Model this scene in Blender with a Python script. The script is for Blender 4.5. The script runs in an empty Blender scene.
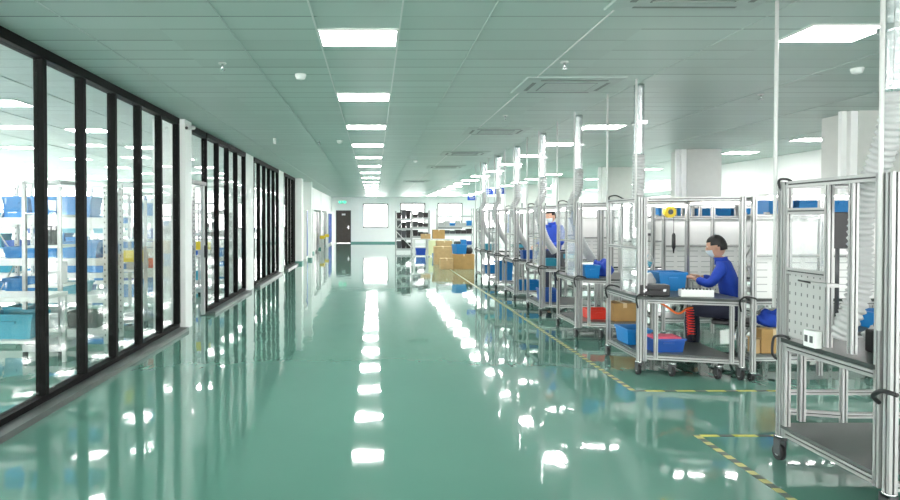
import bpy, bmesh, math, random
from mathutils import Vector, Matrix, Euler
random.seed(7)
PI = math.pi
S = bpy.context.scene
C = S.collection

# ---------------------------------------------------------------- camera, world, exposure
CAMZ, CEIL = 1.58, 3.0
cd = bpy.data.cameras.new('camera'); cam = bpy.data.objects.new('camera', cd); C.objects.link(cam)
cam.location = (0, 0, CAMZ)
cam.rotation_euler = (PI/2 - math.atan(10/640), 0, 0)
cd.sensor_width = 36; cd.lens = 25.6
cd.shift_x = (450-374)/900; cd.shift_y = -(31-10)/900
cd.clip_end = 200
S.camera = cam
W = bpy.data.worlds.new('daylight'); S.world = W; W.use_nodes = True
bgn = W.node_tree.nodes['Background']
bgn.inputs[0].default_value = (1.0, 0.965, 0.95, 1); bgn.inputs[1].default_value = 2.4
S.view_settings.view_transform = 'Standard'; S.view_settings.look = 'None'
S.view_settings.gamma = 1; S.view_settings.use_curve_mapping = False
S.view_settings.exposure = 2.42
LAMP = 9.5

# ---------------------------------------------------------------- materials
def nm(name):
    m = bpy.data.materials.new(name); m.use_nodes = True
    nt = m.node_tree; b = nt.nodes['Principled BSDF']
    return m, nt, b
def pm(name, col, rough=.5, metal=0, noise=0, nscale=8, bump=0, emit=None, es=0, coat=0):
    m, nt, b = nm(name)
    b.inputs['Base Color'].default_value = (*col, 1)
    b.inputs['Roughness'].default_value = rough; b.inputs['Metallic'].default_value = metal
    if name == 'black_frame': b.inputs['Specular IOR Level'].default_value = .15
    if coat: b.inputs['Coat Weight'].default_value = coat
    if noise or bump:
        tc = nt.nodes.new('ShaderNodeTexCoord'); n = nt.nodes.new('ShaderNodeTexNoise')
        n.inputs['Scale'].default_value = nscale; n.inputs['Detail'].default_value = 3
        nt.links.new(tc.outputs['Object'], n.inputs['Vector'])
        if noise:
            r = nt.nodes.new('ShaderNodeValToRGB')
            r.color_ramp.elements[0].position = .3; r.color_ramp.elements[1].position = .7
            r.color_ramp.elements[0].color = (*[c*(1-noise) for c in col], 1)
            r.color_ramp.elements[1].color = (*[min(1, c*(1+noise*.5)) for c in col], 1)
            nt.links.new(n.outputs[0], r.inputs[0]); nt.links.new(r.outputs[0], b.inputs['Base Color'])
        if bump:
            bp = nt.nodes.new('ShaderNodeBump'); bp.inputs['Strength'].default_value = bump
            bp.inputs['Distance'].default_value = .01
            nt.links.new(n.outputs[0], bp.inputs['Height']); nt.links.new(bp.outputs[0], b.inputs['Normal'])
    if emit:
        b.inputs['Emission Color'].default_value = (*emit, 1); b.inputs['Emission Strength'].default_value = es
    return m
def mathn(nt, op, a, b=None, c=None):
    n = nt.nodes.new('ShaderNodeMath'); n.operation = op
    for i, v in enumerate((a, b, c)):
        if v is None: continue
        if isinstance(v, (int, float)): n.inputs[i].default_value = v
        else: nt.links.new(v, n.inputs[i])
    return n.outputs[0]
def glassmat(name, tint, haze, refl=1.0, ior=1.5, rough=.01):
    m, nt, b = nm(name); nt.nodes.remove(b)
    out = nt.nodes['Material Output']
    tr = nt.nodes.new('ShaderNodeBsdfTransparent'); tr.inputs[0].default_value = (*tint, 1)
    df = nt.nodes.new('ShaderNodeBsdfDiffuse'); df.inputs[0].default_value = (.85, .9, .9, 1)
    gl = nt.nodes.new('ShaderNodeBsdfGlossy'); gl.inputs['Roughness'].default_value = rough
    lw = nt.nodes.new('ShaderNodeLayerWeight'); lw.inputs[0].default_value = .5
    f0 = ((ior-1)/(ior+1))**2
    m1 = nt.nodes.new('ShaderNodeMixShader'); m1.inputs[0].default_value = haze
    m2 = nt.nodes.new('ShaderNodeMixShader')
    L = nt.links.new
    L(tr.outputs[0], m1.inputs[1]); L(df.outputs[0], m1.inputs[2])
    L(mathn(nt, 'ADD', mathn(nt, 'MULTIPLY', mathn(nt, 'POWER', lw.outputs[1], 5.0), (1-f0)*refl), f0), m2.inputs[0]); L(m1.outputs[0], m2.inputs[1]); L(gl.outputs[0], m2.inputs[2])
    L(m2.outputs[0], out.inputs[0])
    return m
def slotmat(name, ax, pu, pv, wu, wv, base=(.82,.84,.83), hole=(.30,.33,.33)):
    m, nt, b = nm(name)
    tc = nt.nodes.new('ShaderNodeTexCoord'); sp = nt.nodes.new('ShaderNodeSeparateXYZ')
    nt.links.new(tc.outputs['Object'], sp.inputs[0])
    u = mathn(nt, 'FRACT', mathn(nt, 'MULTIPLY', sp.outputs[ax], 1/pu))
    v = mathn(nt, 'FRACT', mathn(nt, 'MULTIPLY', sp.outputs[2], 1/pv))
    a = mathn(nt, 'LESS_THAN', mathn(nt, 'ABSOLUTE', mathn(nt, 'SUBTRACT', u, .5)), wu/2)
    c = mathn(nt, 'LESS_THAN', mathn(nt, 'ABSOLUTE', mathn(nt, 'SUBTRACT', v, .5)), wv/2)
    f = mathn(nt, 'MULTIPLY', a, c)
    mx = nt.nodes.new('ShaderNodeMix'); mx.data_type = 'RGBA'
    nt.links.new(f, mx.inputs[0]); mx.inputs[6].default_value = (*base, 1); mx.inputs[7].default_value = (*hole, 1)
    nt.links.new(mx.outputs[2], b.inputs['Base Color']); b.inputs['Roughness'].default_value = .45
    return m
def floor_mat():
    m, nt, b = nm('green_epoxy')
    tc = nt.nodes.new('ShaderNodeTexCoord')
    n = nt.nodes.new('ShaderNodeTexNoise'); n.inputs['Scale'].default_value = .35; n.inputs['Detail'].default_value = 4
    nt.links.new(tc.outputs['Object'], n.inputs['Vector'])
    r = nt.nodes.new('ShaderNodeValToRGB')
    r.color_ramp.elements[0].color = (.118, .275, .222, 1); r.color_ramp.elements[1].color = (.135, .305, .247, 1)
    r.color_ramp.elements[0].position = .3; r.color_ramp.elements[1].position = .7
    nt.links.new(n.outputs[0], r.inputs[0]); nt.links.new(r.outputs[0], b.inputs['Base Color'])
    mp = nt.nodes.new('ShaderNodeMapping'); mp.inputs['Scale'].default_value = (3.1, 1.27, 1); mp.inputs['Location'].default_value = (.37, .41, .53)
    nt.links.new(tc.outputs['Object'], mp.inputs[0])
    n2 = nt.nodes.new('ShaderNodeTexNoise'); n2.inputs['Scale'].default_value = 1.5; n2.inputs['Detail'].default_value = 2.5
    nt.links.new(mp.outputs[0], n2.inputs['Vector'])
    bp = nt.nodes.new('ShaderNodeBump'); bp.inputs['Strength'].default_value = .35; bp.inputs['Distance'].default_value = .0055
    nt.links.new(n2.outputs[0], bp.inputs['Height'])
    nt.links.new(bp.outputs[0], b.inputs['Normal'])
    b.inputs['Roughness'].default_value = .04; b.inputs['IOR'].default_value = 1.6
    b.inputs['Coat Weight'].default_value = .3; b.inputs['Coat Roughness'].default_value = .05
    nt.links.new(bp.outputs[0], b.inputs['Coat Normal'])
    return m
def ceil_mat():
    m, nt, b = nm('metal_ceiling_planks')
    tc = nt.nodes.new('ShaderNodeTexCoord'); sp = nt.nodes.new('ShaderNodeSeparateXYZ')
    nt.links.new(tc.outputs['Object'], sp.inputs[0])
    v = mathn(nt, 'FRACT', mathn(nt, 'MULTIPLY', sp.outputs[1], 1/.3))
    a = mathn(nt, 'LESS_THAN', v, .06)
    n = nt.nodes.new('ShaderNodeTexNoise'); n.inputs['Scale'].default_value = 1.0; n.inputs['Detail'].default_value = 1
    mp = nt.nodes.new('ShaderNodeMapping'); mp.inputs['Scale'].default_value = (.25, 1.6, 1)
    nt.links.new(tc.outputs['Object'], mp.inputs[0]); nt.links.new(mp.outputs[0], n.inputs['Vector'])
    # whole planks differ a little
    fl = mathn(nt, 'FLOOR', mathn(nt, 'MULTIPLY', sp.outputs[1], 1/.3))
    fx = mathn(nt, 'FLOOR', mathn(nt, 'MULTIPLY', mathn(nt, 'ADD', sp.outputs[0], .4), 1/1.2))
    cb = nt.nodes.new('ShaderNodeCombineXYZ'); nt.links.new(fl, cb.inputs[0]); nt.links.new(fx, cb.inputs[1])
    wn = nt.nodes.new('ShaderNodeTexWhiteNoise'); nt.links.new(cb.outputs[0], wn.inputs[0])
    k = mathn(nt, 'ADD', mathn(nt, 'MULTIPLY', wn.outputs[0], .5), mathn(nt, 'MULTIPLY', n.outputs[0], .5))
    r = nt.nodes.new('ShaderNodeValToRGB')
    r.color_ramp.elements[0].color = (.395, .47, .44, 1); r.color_ramp.elements[1].color = (.50, .59, .555, 1)
    nt.links.new(k, r.inputs[0])
    vis = mathn(nt, 'MULTIPLY', a, mathn(nt, 'ADD', .1, mathn(nt, 'MULTIPLY', wn.outputs[0], .9)))
    mx = nt.nodes.new('ShaderNodeMix'); mx.data_type = 'RGBA'
    nt.links.new(vis, mx.inputs[0])
    nt.links.new(r.outputs[0], mx.inputs[6]); mx.inputs[7].default_value = (.12, .16, .15, 1)
    nt.links.new(mx.outputs[2], b.inputs['Base Color'])
    b.inputs['Roughness'].default_value = .45
    return m
def tape_mat(name, ax, c1, c2, per=.2, duty=.5):
    m, nt, b = nm(name)
    tc = nt.nodes.new('ShaderNodeTexCoord'); sp = nt.nodes.new('ShaderNodeSeparateXYZ')
    nt.links.new(tc.outputs['Object'], sp.inputs[0])
    s = mathn(nt, 'ADD', sp.outputs[ax], mathn(nt, 'MULTIPLY', sp.outputs[1-ax], .1))
    f = mathn(nt, 'LESS_THAN', mathn(nt, 'FRACT', mathn(nt, 'MULTIPLY', s, 1/per)), duty)
    mx = nt.nodes.new('ShaderNodeMix'); mx.data_type = 'RGBA'
    nt.links.new(f, mx.inputs[0]); mx.inputs[6].default_value = (*c2, 1); mx.inputs[7].default_value = (*c1, 1)
    nt.links.new(mx.outputs[2], b.inputs['Base Color']); b.inputs['Roughness'].default_value = .35
    return m

M = dict(
    floor=floor_mat(), ceil=ceil_mat(),
    wall=pm('white_paint', (.93, .935, .925), .6, noise=.02, nscale=2),
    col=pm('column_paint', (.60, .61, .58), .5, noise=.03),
    teal=pm('teal_skirting', (.12, .32, .28), .4),
    black=pm('black_frame', (.003, .003, .003), .6),
    blackp=pm('black_plastic', (.015, .015, .017), .4),
    rubber=pm('black_rubber', (.02, .02, .022), .6),
    grey=pm('grey_sill', (.085, .10, .095), .35),
    alu=pm('anodised_aluminium', (.42, .425, .42), .35, metal=.4),
    slot=pm('profile_slot', (.05, .055, .055), .5),
    steel=pm('bright_steel', (.7, .71, .72), .2, metal=1),
    white=pm('white_enamel', (.66, .66, .65), .35),
    offw=pm('off_white_plastic', (.78, .80, .78), .4),
    mat=pm('dark_worktop_mat', (.035, .045, .042), .35, noise=.15),
    shelfg=pm('grey_shelf_board', (.10, .112, .108), .3, noise=.1, nscale=4),
    blue=pm('blue_plastic', (.008, .19, .50), .38),
    blue2=pm('deep_blue_plastic', (.01, .08, .36), .38),
    teal2=pm('turquoise_plastic', (.03, .27, .38), .38),
    kraft=pm('cardboard', (.45, .27, .10), .8, noise=.1),
    kraft2=pm('cardboard_pale', (.52, .35, .17), .8, noise=.1),
    tape=pm('packing_tape', (.70, .54, .32), .3),
    brown=pm('brown_door', (.065, .05, .042), .5, noise=.2),
    red=pm('red_hose', (.8, .03, .02), .35), orange=pm('orange_hose', (.9, .17, .03), .4),
    yellow=pm('yellow_plastic', (.85, .62, .03), .4),
    pink=pm('pink_foam', (.85, .12, .22), .6),
    green=pm('sign_green', (.02, .45, .25), .4, emit=(.05, .7, .4), es=.4),
    signblue=pm('sign_blue', (.01, .07, .45), .4),
    lamp=pm('lamp_diffuser', (1, 1, 1), .5, emit=(1, .965, .95), es=LAMP),
    glass=glassmat('partition_glass', (.93, .96, .95), .008, ior=1.6, rough=.005),
    winglass=glassmat('window_glass', (.97, .98, .98), .0),
    acryl=glassmat('clear_acrylic', (.96, .97, .97), .08),
    frost=glassmat('frosted_acrylic', (.96, .97, .97), .25),
    peg=slotmat('white_pegboard', 1, .055, .06, .20, .34, base=(.42,.43,.42), hole=(.12,.13,.13)),
    louv=slotmat('white_louvre_panel', 0, .16, .07, .72, .13, base=(.70,.70,.69), hole=(.36,.37,.37)),
    duct=pm('silver_duct', (.66, .69, .70), .22, metal=.85, bump=.3, nscale=30),
    flex=pm('white_flex_hose', (.46, .47, .47), .45),
    darkm=pm('dark_machine', (.07, .075, .08), .4), midm=pm('grey_machine', (.42, .44, .44), .4, metal=.3),
    skin=pm('skin', (.62, .36, .25), .55), hair=pm('black_hair', (.010, .009, .009), .45, bump=.6, nscale=90),
    jacket=pm('royal_blue_cloth', (.012, .06, .46), .75, noise=.12, nscale=14, bump=.5),
    navy=pm('dark_trousers', (.02, .025, .05), .8), mask=pm('pale_mask', (.75, .85, .88), .7),
    goods=pm('mixed_parts', (.035, .028, .03), .5, noise=.4, nscale=20),
    cream=pm('cream_board', (.72, .74, .45), .5),
    coil=pm('cassette_grille', (.16, .18, .17), .5), fascia=pm('cassette_fascia', (.42, .48, .46), .5), tbar=pm('ceiling_bar', (.44, .50, .48), .5), led=pm('led_batten', (1,1,1), .5, emit=(1, .97, .95), es=LAMP*.8),
    tapeY=tape_mat('dashed_tape', 1, (.60, .58, .22), (.06, .10, .085), .13, .5),
    tapeX=tape_mat('yellow_black_tape', 0, (.62, .60, .12), (.06, .07, .06), .28, .62),
)

# ---------------------------------------------------------------- mesh builder
class MB:
    def __init__(s): s.b = bmesh.new(); s.mats = []
    def mi(s, m):
        if m not in s.mats: s.mats.append(m)
        return s.mats.index(m)
    def _f(s, vs, idx, m, smooth=False):
        for q in idx:
            try:
                f = s.b.faces.new([vs[i] for i in q]); f.material_index = m; f.smooth = smooth
            except ValueError: pass
    def box(s, x0, x1, y0, y1, z0, z1, m=None, mat4=None):
        k = s.mi(m) if m else 0
        P = [Vector(p) for p in ((x0,y0,z0),(x1,y0,z0),(x1,y1,z0),(x0,y1,z0),(x0,y0,z1),(x1,y0,z1),(x1,y1,z1),(x0,y1,z1))]
        if mat4: P = [mat4 @ p for p in P]
        v = [s.b.verts.new(p) for p in P]
        s._f(v, ((3,2,1,0),(4,5,6,7),(0,1,5,4),(1,2,6,5),(2,3,7,6),(3,0,4,7)), k)
        return s
    def loft(s, rings, m=None, cap=True, smooth=True, closed=False):
        k = s.mi(m) if m else 0
        R = [[s.b.verts.new(p) for p in r] for r in rings]; n = len(R[0])
        pr = list(zip(R, R[1:])) + ([(R[-1], R[0])] if closed else [])
        for a, b in pr:
            for i in range(n):
                f = s.b.faces.new((a[i], a[(i+1) % n], b[(i+1) % n], b[i])); f.material_index = k; f.smooth = smooth
        if cap and not closed:
            for r in (R[0][::-1], R[-1]):
                f = s.b.faces.new(r); f.material_index = k
        return s
    def tube(s, pts, r, m=None, seg=10, cap=True, radii=None):
        pts = [Vector(p) for p in pts]; rings = []; up = None
        for i, p in enumerate(pts):
            d = (pts[min(i+1, len(pts)-1)] - pts[max(i-1, 0)])
            d = d.normalized() if d.length > 1e-9 else Vector((0,0,1))
            if up is None:
                up = Vector((0,0,1)) if abs(d.z) < .9 else Vector((1,0,0))
            a = d.cross(up).normalized(); b = a.cross(d).normalized(); up = b
            rr = radii[i] if radii else r
            rings.append([p + a*rr*math.cos(2*PI*j/seg) + b*rr*math.sin(2*PI*j/seg) for j in range(seg)])
        return s.loft(rings, m, cap)
    def cyl(s, p0, p1, r, m=None, seg=14, r2=None): return s.tube([p0, p1], r, m, seg, radii=[r, r2 if r2 is not None else r])
    def ball(s, c, r, m=None, sc=(1,1,1), seg=12, rings=8):
        k = s.mi(m) if m else 0
        mat = Matrix.Translation(c) @ Matrix.Diagonal((*[r*q for q in sc], 1))
        g = bmesh.ops.create_uvsphere(s.b, u_segments=seg, v_segments=rings, radius=1, matrix=mat)
        for v in g['verts']:
            for f in v.link_faces: f.material_index = k; f.smooth = True
        return s
    def poly(s, pts, z0, z1, m=None):
        return s.loft([[Vector((x, y, z0)) for x, y in pts], [Vector((x, y, z1)) for x, y in pts]], m, smooth=False)
    def prof(s, p0, p1, w=.04, detail=True, m=None):
        # slotted square extrusion from p0 to p1
        p0 = Vector(p0); p1 = Vector(p1); d = (p1-p0).normalized()
        up = Vector((0,0,1)) if abs(d.z) < .9 else Vector((0,1,0))
        a = d.cross(up).normalized(); b = a.cross(d).normalized()
        h = w/2; g = w*.12; dp = w*.14
        if detail:
            q = []
            for ca, cb in ((1,0),(0,1),(-1,0),(0,-1)):
                # side normal n, tangent t
                n = (ca, cb); t = (-cb, ca)
                for tt, nn in ((-1, 1), (-g/h, 1), (-g/h, 1-dp/h), (g/h, 1-dp/h), (g/h, 1)):
                    q.append((n[0]*nn*h + t[0]*tt*h, n[1]*nn*h + t[1]*tt*h))
        else:
            q = [(h,-h),(h,h),(-h,h),(-h,-h)]
        s.loft([[p + a*x + b*y for x, y in q] for p in (p0, p1)], m, smooth=False)
        if detail:
            k = s.mi(M['slot'])
            s.b.faces.ensure_lookup_table()
            base = len(s.b.faces) - 2 - len(q)
            for j in range(4): s.b.faces[base + j*5 + 2].material_index = k
        return s
    def build(s, name, mat, parent=None, bevel=0, loc=None):
        me = bpy.data.meshes.new(name)
        bmesh.ops.recalc_face_normals(s.b, faces=s.b.faces)
        s.b.to_mesh(me); s.b.free()
        ml = [x for x in s.mats]
        if ml:
            for x in ml: me.materials.append(x)
        else: me.materials.append(mat)
        o = bpy.data.objects.new(name, me); C.objects.link(o)
        if parent: o.parent = parent
        if loc: o.location = loc
        if bevel:
            bv = o.modifiers.new('bevel', 'BEVEL'); bv.width = bevel; bv.segments = 2; bv.limit_method = 'ANGLE'
        return o
def B(*a, **k):  # builder with base material registered first, so material index 0 is right
    mb = MB(); return mb
def thing(name, label, cat, loc=(0,0,0), rz=0, group=None):
    o = bpy.data.objects.new(name, None); C.objects.link(o); o.location = loc; o.rotation_euler = (0,0,rz)
    o.empty_display_size = .1
    return tag(o, label, cat, group)
def tag(o, label, cat, group=None, kind=None):
    o['label'] = label; o['category'] = cat
    if group: o['group'] = group
    if kind: o['kind'] = kind
    return o
def struct(o): o['kind'] = 'structure'; return o
def copy_tree(o, parent=None):
    c = o.copy(); C.objects.link(c); c.parent = parent
    for ch in list(o.children): copy_tree(ch, c)
    return c
def dup(o, loc, rz=None, label=None, group=None):
    c = copy_tree(o); c.location = loc
    if rz is not None: c.rotation_euler = (0,0,rz)
    if label: c['label'] = label
    if group: c['group'] = group
    return c
ORD = ['first','second','third','fourth','fifth','sixth','seventh','eighth','ninth','tenth','eleventh','twelfth','thirteenth','fourteenth','fifteenth','sixteenth','seventeenth','eighteenth']
def mk(m, *boxes):
    b = MB()
    for q in boxes: b.box(*q, m=M[m])
    return b
def arc(pts, n=6):  # Catmull-Rom through points
    P = [Vector(p) for p in pts]; P = [P[0]] + P + [P[-1]]; out = []
    for i in range(1, len(P)-2):
        for k in range(n):
            t = k/n; a, b, c, d = P[i-1], P[i], P[i+1], P[i+2]
            out.append(.5*((2*b) + (c-a)*t + (2*a-5*b+4*c-d)*t*t + (3*b-a-3*c+d)*t**3))
    out.append(P[-2]); return out

# ---------------------------------------------------------------- room shell
YB = 41.7; XL = -2.75; XR = 9.1
struct(mk('floor', (-15, 15, -4, 44, -.1, 0)).build('floor', None))
struct(mk('ceil', (-15, 15, -4, 44, CEIL, CEIL+.1)).build('ceiling', None))
k = 0
for x in (-6.2, -4.9, -3.7, -2.2, -1.08, -.43, .19, .81, 1.63, 2.75, 4.3, 5.6, 7.2):
    k += 1
    t = MB(); w = .003 if x not in (-.43, .19, 1.63) else .006
    t.box(x-w, x+w, 0, 41.6, CEIL-.006, CEIL+.002, m=M['white'] if x in (-.43, .19, 1.63) else M['tbar'])
    struct(t.build('trim_%d' % k, None))

# back wall with three windows and a door
WX = [(-.72, .92, 1.00, 2.58), (1.70, 3.32, .95, 2.62), (4.15, 5.75, .95, 2.62), (7.0, 8.6, .95, 2.62), (9.6, 11.2, .95, 2.62)]
DX0, DX1, DH = -2.48, -1.50, 2.14
b = MB(); wl = M['wall']
xs = -3.0
edges = [(DX0, DX1, 0, DH)] + WX
for (a, c, z0, z1) in edges:
    b.box(xs, a, YB, YB+.25, 0, CEIL, m=wl)
    if z0 > 0: b.box(a, c, YB, YB+.25, 0, z0, m=wl)
    b.box(a, c, YB, YB+.25, z1, CEIL, m=wl)
    xs = c
b.box(xs, 15, YB, YB+.25, 0, CEIL, m=wl)
struct(b.build('wall_back', None))
for i, (a, c, z0, z1) in enumerate(WX):
    f = MB(); e = .075; fm = M['darkm']
    f.box(a, c, YB-.02, YB+.08, z0, z0+e, m=fm); f.box(a, c, YB-.02, YB+.08, z1-e, z1, m=fm)
    f.box(a, a+e, YB-.02, YB+.08, z0+e, z1-e, m=fm); f.box(c-e, c, YB-.02, YB+.08, z0+e, z1-e, m=fm)
    if i:
        f.box((a+c)/2-.02, (a+c)/2+.02, YB, YB+.06, z0+e, z1-e, m=fm); f.box(a+e, c-e, YB, YB+.06, z0+.62, z0+.66, m=fm)
    fo = struct(f.build('window_%d' % (i+1), None))
    mk('winglass', (a+e, c-e, YB+.03, YB+.04, z0+e, z1-e)).build('pane', None, fo)
d = struct(mk('brown', (DX0+.05, DX1-.05, YB+.02, YB+.07, .01, DH-.05)).build('door_1', None))
mk('darkm', (DX0, DX0+.05, YB-.02, YB+.1, 0, DH), (DX1-.05, DX1, YB-.02, YB+.1, 0, DH), (DX0+.05, DX1-.05, YB-.02, YB+.1, DH-.05, DH)).build('door_frame', None, d)
mk('steel', (DX1-.2, DX1-.12, YB-.01, YB+.02, .92, 1.14), (DX1-.28, DX1-.14, YB-.05, YB-.03, 1.02, 1.05), (DX1-.17, DX1-.14, YB-.04, YB-.01, 1.02, 1.05)).build('door_handle', None, d)
mk('white', (DX0+.38, DX0+.62, YB+.005, YB+.02, 1.82, 1.93)).build('door_plate', None, d)
struct(mk('teal', (DX1, 1.6, YB-.015, YB, 0, .10)).build('baseboard_back', None))
t = thing('exit_sign', 'small green lit exit sign on the white end wall above the brown door', 'exit sign', (-2.05, YB-.02, 2.68))
mk('white', (-.26, .26, -.02, .02, -.1, .1)).build('housing', None, t)
b = mk('green', (-.24, -.02, -.03, -.02, -.08, .08), (.06, .24, -.03, -.02, -.08, .08)); b.build('lit_face', None, t)
b = MB(); b.ball((-.12, -.032, .05), .02, M['white'], (1, .3, 1)); b.box(-.14, -.09, -.034, -.03, -.02, .035, m=M['white']); b.box(-.17, -.13, -.034, -.03, -.06, -.015, m=M['white']); b.box(-.10, -.06, -.034, -.03, -.06, -.015, m=M['white']); b.build('running_figure', None, t)
b = MB(); b.box(.08, .18, -.034, -.03, -.01, .01, m=M['white']); b.box(.17, .21, -.034, -.03, -.03, .03, m=M['white']); b.build('arrow', None, t)

struct(mk('wall', (-15, 9.2, -4.2, -4, 0, .7), (-15, 9.2, -4.2, -4, 2.75, CEIL)).build('wall_front', None))  # unseen wall behind the camera, added to hold back light on near things
for j in range(12):  # unseen window band, added so some daylight still enters from behind
    x0 = -15+j*2.0167; x1 = x0+2.0167
    fo = struct(mk('midm', (x0, x0+.12, -4.15, -4.05, .7, 2.75), (x1-.12, x1, -4.15, -4.05, .7, 2.75), (x0+.12, x1-.12, -4.15, -4.05, .7, .8), (x0+.12, x1-.12, -4.15, -4.05, 2.65, 2.75)).build('window_%d' % (60+j), None))
    mk('winglass', (x0+.12, x1-.12, -4.11, -4.10, .8, 2.65)).build('pane', None, fo)
# right wall (stops where the hall widens)
struct(mk('wall', (XR, XR+.2, -3, 17.4, 0, CEIL)).build('wall_right', None))
struct(mk('wall', (XR, 15.2, 17.2, 17.4, 0, CEIL), (15, 15.2, 17.4, YB, 0, .8), (15, 15.2, 17.4, YB, 2.85, CEIL)).build('wall_side', None))
for j in range(8):  # invented side windows, added to throw daylight onto the back wall
    y0 = 17.4+j*3.0375; y1 = y0+3.0375
    fo = struct(mk('midm', (15.0, 15.1, y0, y0+.08, .8, 2.85), (15.0, 15.1, y1-.08, y1, .8, 2.85), (15.0, 15.1, y0+.08, y1-.08, .8, .88), (15.0, 15.1, y0+.08, y1-.08, 2.77, 2.85)).build('window_%d' % (40+j), None))
    mk('winglass', (15.04, 15.05, y0+.08, y1-.08, .88, 2.77)).build('pane', None, fo)

# far wall of the left room: full-height windows on a low sill
YW = 25.0
b = mk('wall', (-15, -3.35, YW, YW+.2, 0, .75), (-15, -3.35, YW, YW+.2, 2.86, CEIL), (-15, -14.9, YW, YW+.2, .75, 2.86), (-3.35, -3.3, YW, YW+.2, .75, 2.86))
struct(b.build('wall_left_room', None))
x = -14.9; n = 6
while x < -3.5:
    x1 = min(x+1.93, -3.35)
    f = MB()
    for q in ((x, x+.05, .75, 2.86), (x1-.05, x1, .75, 2.86), (x+.05, x1-.05, .75, .82), (x+.05, x1-.05, 2.79, 2.86), ((x+x1)/2-.025, (x+x1)/2+.025, .82, 2.79)):
        f.box(q[0], q[1], YW-.02, YW+.06, q[2], q[3], m=M['midm'])
    fo = struct(f.build('window_%d' % n, None)); mk('winglass', (x+.05, x1-.05, YW+.02, YW+.03, .82, 2.79)).build('pane', None, fo)
    n += 1; x = x1

# ---- left glazed partition: bays of black mullions between white columns
def bay(num, ys, doors=False):
    root = MB()
    y0, y1 = ys[0], ys[-1]
    g = struct(mk('black', (XL-.10, XL+.01, y0, y1, CEIL-.085, CEIL-.001)).build('window_%d' % num, None))
    mk('grey', (XL-.12, XL+.13, y0, y1, 0, .05)).build('sill', None, g)
    mk('black', (XL-.09, XL+.0, y0, y1, .05, .10)).build('bottom_rail', None, g)
    for j, y in enumerate(ys):
        mk('black', (XL-.085, XL-.0, y-.028, y+.028, .10, CEIL-.085)).build('mullion', None, g)
    for a, c in zip(ys, ys[1:]):
        mk('glass', (XL-.05, XL-.042, a+.028, c-.028, .10, CEIL-.085)).build('pane', None, g)
    return g
num = 20
P = .735
b1 = bay(num, [2.43+P*i for i in range(10)])
b2 = bay(num+1, [10.55, 11.35, 12.12, 12.9, 13.72])
b3 = bay(num+2, [14.72, 15.47, 16.22, 16.97, 17.72, 18.47])
b4 = bay(num+3, [19.6, 20.35, 21.1, 21.85, 22.3])
# doorway: transom glass, slim grey door leaf standing open into the room
g = struct(mk('grey', (XL-.09, XL, 9.5, 10.52, 2.12, 2.18)).build('window_24', None))
mk('black', (XL-.09, XL, 9.5, 10.52, 2.90, CEIL-.001)).build('top_rail', None, g)
mk('glass', (XL-.05, XL-.042, 9.5, 10.52, 2.18, 2.90)).build('pane', None, g)
dr = struct(mk('midm', (XL-.07, XL-.02, 10.40, 10.50, .02, 2.12), (XL-.07, XL-.02, 9.5, 9.56, .02, 2.12)).build('door_2', None))
mk('blackp', (XL-.03, XL+.03, 10.43, 10.47, .95, 1.15)).build('door_handle', None, dr)
mk('glass', (XL-1.0, XL-.1, 9.53, 9.54, .08, 2.1)).build('door_pane', None, dr)
mk('midm', (XL-1.05, XL-1.0, 9.51, 9.56, .02, 2.12), (XL-1.0, XL-.08, 9.51, 9.56, 2.07, 2.12), (XL-1.0, XL-.08, 9.51, 9.56, .02, .09)).build('leaf_frame', None, dr)
for i, (y0, y1, xo) in enumerate(((9.12, 9.46, .06), (13.80, 14.62, .0), (18.6, 19.5, .0), (22.4, 22.9, .22), (29.0, 29.5, -.01), (33.4, 33.9, -.01), (37.7, 38.1, -.01))):
    c = mk('wall', (XL-.40, XL+xo, y0, y1, 0, CEIL)); struct(c.build('pillar' if i == 0 else 'pillar', None))
    if i > 2: struct(mk('teal', (XL-.40, XL+xo+.012, y0-.012, y1, 0, .10)).build('baseboard_left', None))
struct(mk('wall', (XL-.3, XL-.1, 22.9, 24.9, 0, CEIL)).build('wall_left', None))
struct(mk('wall', (XL-.02, XL+.37, 24.4, 24.7, 1.93, CEIL-.001), (XL+.23, XL+.37, 24.4, 24.7, 0, 1.93)).build('wall_stub', None))
struct(mk('teal', (XL+.22, XL+.38, 24.39, 24.71, 0, .10)).build('baseboard_left', None))
struct(mk('wall', (-4.3, XL-.02, 24.9, YB, 2.02, CEIL-.001)).build('wall_left_upper', None))
struct(mk('wall', (-4.4, -4.3, 25.2, YB, 0, CEIL-.001)).build('wall_left_recess', None))

# structural columns on the right
for i, y in enumerate((8.4, 13.0, 17.5, 22.0, 26.4, 30.8)):
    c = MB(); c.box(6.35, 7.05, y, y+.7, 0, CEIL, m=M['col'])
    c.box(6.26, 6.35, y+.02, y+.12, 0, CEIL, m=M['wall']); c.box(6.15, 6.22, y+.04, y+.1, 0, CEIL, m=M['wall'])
    struct(c.build('pillar', None))

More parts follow.
